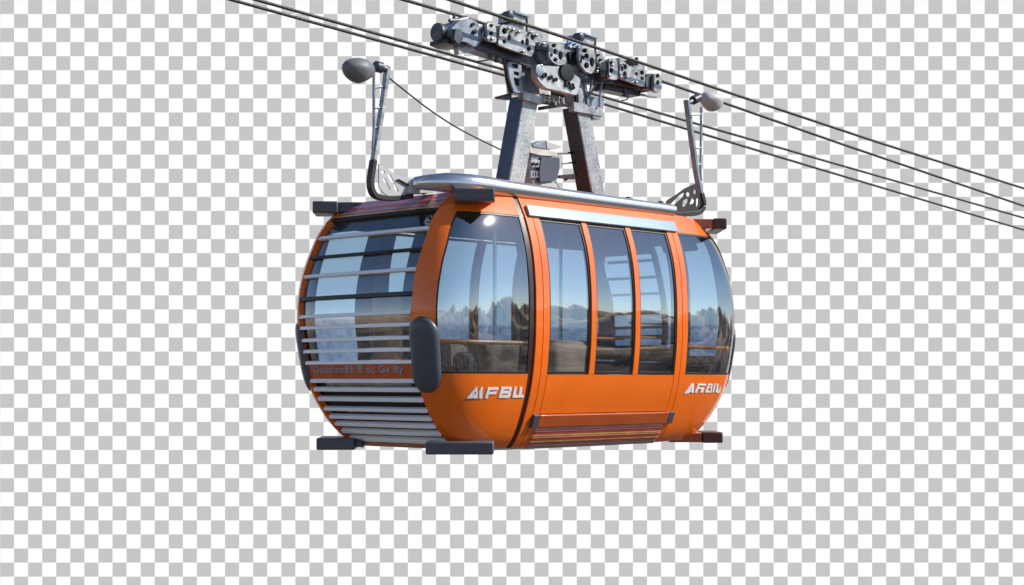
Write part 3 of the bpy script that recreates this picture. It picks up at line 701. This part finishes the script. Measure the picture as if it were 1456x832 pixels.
# ------------------------------------------------------------------ masts at both roof ends
YM = -.45
def mast(bar, w, m_side, plate_loops, m_plate, rod, rungs, pod_c, pod_dir, m_pod, neck):
    pts = spline([on_y(*p, YM) for p in bar], 6); cut = 19
    bm = bmesh.new(); tube(bm, pts[:cut], 0, square=(w * .9, w * .62))
    ms = finish('mast', bm, m_side, ROOT, 40, bevel=.005)
    bm = bmesh.new(); tube(bm, pts[cut - 1:], 0, square=(w * 1.05, w * .75)); finish('hook', bm, BROWNST, ms, 40, bevel=.005)
    px_plate('bracket', plate_loops, YM - .03, YM - .018, m_plate, ms, .002)
    bm = bmesh.new(); tube(bm, spline([on_y(*p, YM) for p in rod], 5), .013, 8)
    for a, b in rungs: tube(bm, [on_y(*a, YM), on_y(*b, YM)], .011, 6)
    finish('guard_rod', bm, STEELB, ms)
    bm = bmesh.new(); c = on_y(*pod_c, YM)
    NA, NB = 28, 20; rows = []
    for j in range(NB + 1):
        t = PI * j / NB; row = []
        for i in range(NA):
            p = 2 * PI * i / NA; X = math.cos(t); rr = math.sin(t)
            k = 1.0 if X < 0 else 1.0
            y = rr * math.cos(p); z = rr * math.sin(p)
            rr2 = 1.0 - .30 * max(0, X)              # narrower towards the neck
            zt = .74 if z > 0 else 1.0 - .45 * max(0, X)
            crease = 1.0 + .05 * math.exp(-(z / .08)**2)
            xx = X if X < .75 else .75 + (X - .75) * .4
            row.append(bm.verts.new(c + Vector((xx * .175 * pod_dir, y * .115 * rr2 * crease, z * .125 * zt * (1.04 if z > 0 else 1)))))
        rows.append(row)
    for A, B in zip(rows, rows[1:]):
        for i in range(NA): bm.faces.new((A[i], A[(i + 1) % NA], B[(i + 1) % NA], B[i]))
    bmesh.ops.remove_doubles(bm, verts=bm.verts, dist=.0005)
    finish('lamp_pod', bm, m_pod, ms, 180)
    bm = bmesh.new(); a, b = (on_y(*p, YM) for p in neck); tube(bm, [a, a + (b - a) * .55], .05, 12); tube(bm, [a + (b - a) * .5, b], .028, 10)
    finish('pod_neck', bm, DSTEEL, ms)
    return ms
slot_ = lambda a, b, w: rounded([(a[0] - w, a[1]), (a[0] + w, a[1] - .5), (b[0] + w, b[1]), (b[0] - w, b[1] + .5)], .3, 3)
mL = mast([(551, 94), (545, 140), (538, 185), (531, 228), (527, 255), (527.5, 268), (532, 277), (541, 281), (560, 282), (585, 279)], .030, STEEL,
     [rounded([(539, 232), (548, 238), (562, 248), (578, 254), (586, 252), (597, 259), (600, 266), (590, 274), (570, 280), (556, 281), (546, 275), (539, 266)], .2),
      circ(544.5, 244.8, 2.8), slot_((545.5, 254), (554, 270), 2.0), slot_((552.5, 248), (565, 272), 2.4)],
     PODL, [(531.5, 101), (531.5, 150), (531.5, 182), (530, 212)], [((531.5, 125), (546.5, 123.5)), ((531.5, 154), (542, 153)), ((531.5, 182), (537, 181))], (511, 98.5), 1, PODM, [(534, 94.5), (549, 98)])
px_plate('mount', [rounded([(584, 257), (600, 258), (622, 268), (620, 274), (580, 275)], .15)], YM - .06, YM + .1, PODL, mL, .004)
px_plate('strut', [[(565, 255), (568, 254.5), (607, 276), (603, 277)]], YM - .05, YM - .032, VDARK, mL, .002)
mR = mast([(976, 142), (983, 195), (990, 245), (996, 275), (999, 290), (996, 299), (988, 303.5), (970, 305), (950, 305)], .034, STEELB,
     [rounded([(989, 261), (974, 268), (962, 277), (950, 284), (946, 291), (955, 308), (972, 306), (988, 302), (997, 292), (994, 272)], .2),
      rounded([(953.5, 290), (967, 277), (974, 273), (972, 280), (958, 292.5)], .2), circ(978.6, 276.5, 3, 10, 3.4), rounded([(970, 293.5), (971.5, 285), (978.5, 281.5), (978.8, 287), (974, 294.5)], .2), rounded([(980.3, 291), (984.5, 280.5), (988.3, 285.5), (986.5, 289.5)], .2), circ(988.3, 273, 2.2, 10, 3.8), rounded([(989.8, 283), (993.6, 280.5), (993.6, 290), (990, 297.5)], .2), rounded([(959, 296), (963, 292), (964, 296), (960, 299)], .2)],
     BROWNST, [(997, 152), (996.5, 200), (996, 240), (997, 258)], [((982, 164), (997, 162.5)), ((988, 211), (996, 210)), ((991, 234), (996.5, 233.5))], (1011, 142.5), -1, PODL, [(993, 139), (979, 146)])
# stay wire from the left mast to the left hanger leg
bm = bmesh.new(); tube(bm, spline([on_y(552, 110, YM), on_y(580, 132.5, YM), on_y(612, 157, YM), on_y(655, 184.5, YM), on_y(712, 213, YM)], 6), .0075, 8)
finish('stay_wire', bm, VDARK, ROOT)

# ------------------------------------------------------------------ lettering on the side panels
def hit(px, py):
    r = ray(px, py)
    def F(t):
        p = CAM + r * t; z = max(-.7, min(1.8, p.z))
        return abs(p.x / prof(AK, z))**NN + abs(p.y / prof(BK, z))**NN - 1
    t = 11.0
    while F(t) > 0 and t < 20: t += .02
    lo, hi = t - .02, t
    for _ in range(25):
        m = (lo + hi) / 2
        if F(m) > 0: lo = m
        else: hi = m
    p = CAM + r * hi
    return math.degrees(math.atan2(p.y / prof(BK, p.z), p.x / prof(AK, p.z))) % 360, p.z
def letters(ox, oy, sc, shapes):
    bm = bmesh.new()
    for loops in shapes:
        flat = [[Vector((x, y, 0)) for x, y in lp] for lp in loops]
        tris = tessellate_polygon(flat); pts = [p for lp in flat for p in lp]; top = []; bot = []
        for p in pts:
            ph, z = hit(ox + p.x / sc, oy + p.y / sc); top.append(bm.verts.new(surf(ph, z, .007))); bot.append(bm.verts.new(surf(ph, z, .0005)))
        for t in tris: bm.faces.new([top[i] for i in t])
        k = 0
        for lp in flat:
            n = len(lp)
            for i in range(n): bm.faces.new((top[k + i], top[k + (i + 1) % n], bot[k + (i + 1) % n], bot[k + i]))
            k += n
    return finish('lettering', bm, WHITE, ROOT, smooth=False)
letters(655, 540, 14.56, [
    [[(118, 382), (312, 142), (333, 150), (352, 382), (262, 382), (250, 360), (228, 382)], [(303, 240), (322, 262), (262, 318), (240, 332)]],
    [[(380, 382), (378, 235), (425, 145), (452, 150), (437, 382)]],
    [[(495, 382), (555, 160), (778, 160), (766, 210), (600, 207), (582, 264), (742, 238), (722, 296), (570, 302), (552, 382)]],
    [[(775, 372), (840, 148), (1052, 148), (1040, 226), (1026, 242), (1020, 330), (985, 372)], [(890, 195), (992, 190), (1004, 226), (872, 230)], [(856, 285), (966, 278), (956, 315), (845, 320)]],
    [[(1060, 366), (1105, 145), (1152, 148), (1127, 320), (1192, 320), (1217, 148), (1270, 150), (1246, 312), (1302, 320), (1296, 366)]]])
letters(965, 535, 20.8, [
    [[(150, 522), (370, 208), (436, 212), (432, 488), (360, 490), (366, 430), (285, 495), (215, 505)], [(378, 295), (352, 395), (310, 400)]],
    [[(465, 478), (560, 218), (815, 228), (790, 285), (600, 264), (580, 335), (755, 335), (700, 478), (620, 478), (660, 377), (566, 377), (520, 478)]],
    [[(765, 480), (870, 218), (985, 225), (975, 335), (955, 480)], [(905, 255), (947, 255), (938, 318), (880, 320)], [(868, 352), (942, 350), (922, 435), (838, 437)]],
    [[(985, 470), (1045, 225), (1082, 225), (1025, 475)]],
    [[(1082, 470), (1122, 222), (1168, 225), (1137, 432), (1172, 432), (1222, 300), (1236, 300), (1205, 468), (1150, 492)]]])

# ------------------------------------------------------------------ the four cables
def cable(pts, y, r, label):
    P = [on_y(*p, y) for p in pts]
    d0 = (P[0] - P[1]).normalized(); d1 = (P[-1] - P[-2]).normalized()
    P = [P[0] + d0 * 9] + P + [P[-1] + d1 * 8]
    bm = bmesh.new(); tube(bm, P, r, 12); o = finish('steel_cable', bm, CABLEM)
    o['label'] = label; o['category'] = 'cable'; o['group'] = 'steel cables of the cable car'
cable([(640, 0), (848, 68), (1040, 133), (1250, 203), (1456, 268)], -.74, .0155, 'topmost cable passing in front of the boxes on top of the carriage')
cable([(575, 0), (655, 23), (945, 117), (1200, 206), (1456, 293)], -.30, .0155, 'cable clamped through the ends of the carriage, behind the right lamp pod')
cable([(365, 0), (720, 100), (862, 139), (1160, 225), (1456, 310)], .15, .0145, 'upper of the two low cables running behind the hanger legs')
cable([(330, 0), (720, 108), (862, 149), (1160, 239), (1456, 327)], .10, .0145, 'lowest cable, running behind the hanger legs')

# ------------------------------------------------------------------ checkered backdrop board, made to glow by itself
DB = 36.0; sq = 20 * DB / FPX
bm = bmesh.new(); bc = at_depth(HX, HY, DB); W0, W1, H0, H1 = -18.5, 18.5, -9.5, 13.5
rgt = Vector((RX, RY, 0)); dv = Vector((DX, DY, 0))
uvl = bm.loops.layers.uv.new('UVMap'); quad = {}
for dd in (0, .15):
    quad[dd] = [bm.verts.new(bc + rgt * u + Vector((0, 0, v)) + dv * dd) for u, v in ((W0, H0), (W1, H0), (W1, H1), (W0, H1))]
f = bm.faces.new(quad[0]); bm.faces.new(quad[.15][::-1])
for i in range(4): bm.faces.new((quad[0][i], quad[.15][i], quad[.15][(i + 1) % 4], quad[0][(i + 1) % 4]))
for l, (u, v) in zip(f.loops, ((W0, H0), (W1, H0), (W1, H1), (W0, H1))):
    l[uvl].uv = (u / sq + HX / 20 + 200, v / sq - HY / 20 + 200)
m, nt, b = mat('checker_sky'); N = nt.nodes; L = nt.links; N.remove(b)
uv = N.new('ShaderNodeUVMap'); uv.uv_map = 'UVMap'; sp = N.new('ShaderNodeSeparateXYZ'); L.new(uv.outputs[0], sp.inputs[0])
fl = []
for ax in ('X', 'Y'):
    q = N.new('ShaderNodeMath'); q.operation = 'FLOOR'; L.new(sp.outputs[ax], q.inputs[0]); fl.append(q)
ad = N.new('ShaderNodeMath'); ad.operation = 'ADD'; L.new(fl[0].outputs[0], ad.inputs[0]); L.new(fl[1].outputs[0], ad.inputs[1])
md = N.new('ShaderNodeMath'); md.operation = 'MODULO'; md.inputs[1].default_value = 2; L.new(ad.outputs[0], md.inputs[0])
mx = N.new('ShaderNodeMix'); mx.data_type = 'RGBA'; L.new(md.outputs[0], mx.inputs['Factor'])
mx.inputs['A'].default_value = (1, 1, 1, 1); mx.inputs['B'].default_value = (.571, .571, .571, 1)
em = N.new('ShaderNodeEmission'); L.new(mx.outputs['Result'], em.inputs['Color']); em.inputs['Strength'].default_value = 1.0
L.new(em.outputs[0], N['Material Output'].inputs['Surface'])
glowing_backdrop = finish('glowing_backdrop', bm, m, smooth=False)
glowing_backdrop['kind'] = 'structure'; glowing_backdrop['label'] = 'flat background of white and light grey checker squares'; glowing_backdrop['category'] = 'backdrop'

# ------------------------------------------------------------------ mountains round the valley (seen mirrored in the glass)
bm = bmesh.new(); NA, rad = 1100, [0, 15, 30, 45, 60, 75, 90, 105, 120, 140, 160] + [176 + 7 * k for k in range(54)] + [580, 620, 680, 760, 900]
rows = []
for r in rad:
    row = []
    for i in range(NA if r else 1):
        a = 2 * PI * i / NA; x, y = r * math.cos(a), r * math.sin(a)
        k = max(0, min(1, (r - 140) / 320)); k = k * k * (3 - 2 * k)
        ridge = noise.multi_fractal(Vector((x / 120, y / 120, 3.1)), .9, 2.1, 7) 
        det = noise.fractal(Vector((x / 36, y / 36, 9.7)), .8, 2.0, 6)
        crag = 1 - abs(noise.noise(Vector((x / 62, y / 62, 4.4)))) * 2.4; fine = noise.fractal(Vector((x / 9, y / 9, 2.2)), .7, 2.0, 4)
        h = -48 + k * (34 + 24 * max(0, ridge - .35) + 7 * det + 17 * crag + 1.3 * fine) + (6 * det + 1.0 * fine) * min(1, r / 60)
        row.append(bm.verts.new((x, y, h)))
    rows.append(row)
for A, B in zip(rows, rows[1:]):
    for i in range(NA):
        j = (i + 1) % NA
        if len(A) == 1: bm.faces.new((A[0], B[i], B[j]))
        else: bm.faces.new((A[i], B[i], B[j], A[j]))
m, nt, b = mat('mountain_rock'); N = nt.nodes; L = nt.links
tc = N.new('ShaderNodeTexCoord'); n1 = N.new('ShaderNodeTexNoise'); n1.inputs['Scale'].default_value = .11; n1.inputs['Detail'].default_value = 10; n1.inputs['Roughness'].default_value = .7
L.new(tc.outputs['Object'], n1.inputs['Vector'])
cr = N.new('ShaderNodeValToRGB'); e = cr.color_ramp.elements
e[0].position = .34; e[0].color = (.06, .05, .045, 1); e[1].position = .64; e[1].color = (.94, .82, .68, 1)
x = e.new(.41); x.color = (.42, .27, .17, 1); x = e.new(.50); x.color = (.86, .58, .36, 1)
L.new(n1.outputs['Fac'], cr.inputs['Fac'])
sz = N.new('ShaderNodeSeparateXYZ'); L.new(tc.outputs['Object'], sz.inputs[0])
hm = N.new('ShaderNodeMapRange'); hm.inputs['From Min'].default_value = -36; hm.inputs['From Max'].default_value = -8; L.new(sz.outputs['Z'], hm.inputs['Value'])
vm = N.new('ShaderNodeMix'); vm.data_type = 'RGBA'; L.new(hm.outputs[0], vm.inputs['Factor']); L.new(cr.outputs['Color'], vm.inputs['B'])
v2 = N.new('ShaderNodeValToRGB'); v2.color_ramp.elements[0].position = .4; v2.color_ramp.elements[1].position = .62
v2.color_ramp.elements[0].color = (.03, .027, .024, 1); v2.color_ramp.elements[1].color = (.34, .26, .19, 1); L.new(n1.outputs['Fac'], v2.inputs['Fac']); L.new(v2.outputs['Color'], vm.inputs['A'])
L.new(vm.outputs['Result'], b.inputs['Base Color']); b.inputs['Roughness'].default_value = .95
bp = N.new('ShaderNodeBump'); bp.inputs['Strength'].default_value = 1; bp.inputs['Distance'].default_value = 3; L.new(n1.outputs['Fac'], bp.inputs['Height']); L.new(bp.outputs['Normal'], b.inputs['Normal'])
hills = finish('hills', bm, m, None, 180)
hills['kind'] = 'structure'; hills['label'] = 'rocky brown mountains mirrored in the cabin windows'; hills['category'] = 'mountains'

# ------------------------------------------------------------------ light
SUN = Vector((.56, -.56, .61)).normalized()
el = math.asin(SUN.z); rot = math.atan2(SUN.x, SUN.y)
w = bpy.data.worlds.new('World'); S.world = w; w.use_nodes = True
bg = w.node_tree.nodes['Background']; sk = w.node_tree.nodes.new('ShaderNodeTexSky'); sk.sky_type = 'NISHITA'
sk.sun_disc = False; sk.sun_elevation = el; sk.sun_rotation = rot; sk.altitude = 1500; sk.air_density = 1.0; sk.dust_density = .6
w.node_tree.links.new(sk.outputs[0], bg.inputs['Color']); bg.inputs['Strength'].default_value = .14
sl = bpy.data.lights.new('sun', 'SUN'); sl.energy = 5.0; sl.angle = math.radians(.5); sl.color = (1, .95, .87)
so = bpy.data.objects.new('sun', sl); COL.objects.link(so); so.rotation_euler = SUN.to_track_quat('Z', 'Y').to_euler(); so.location = SUN * 30

# ------------------------------------------------------------------ camera
cd = bpy.data.cameras.new('camera'); co = bpy.data.objects.new('camera', cd); COL.objects.link(co)
cd.sensor_width = 36; cd.sensor_fit = 'HORIZONTAL'; cd.lens = FPX / 1456 * 36
cd.shift_x = 0; cd.shift_y = (HY - 416) / 1456
cd.clip_start = .1; cd.clip_end = 3000
co.location = CAM; co.rotation_euler = (PI / 2, 0, AL - PI / 2)
S.camera = co
S.view_settings.view_transform = 'Standard'; S.view_settings.look = 'None'; S.view_settings.exposure = 0; S.view_settings.gamma = 1
try:
    S.cycles.max_bounces = 10; S.cycles.transparent_max_bounces = 16; S.cycles.glossy_bounces = 5; S.cycles.use_denoising = True
except Exception: pass
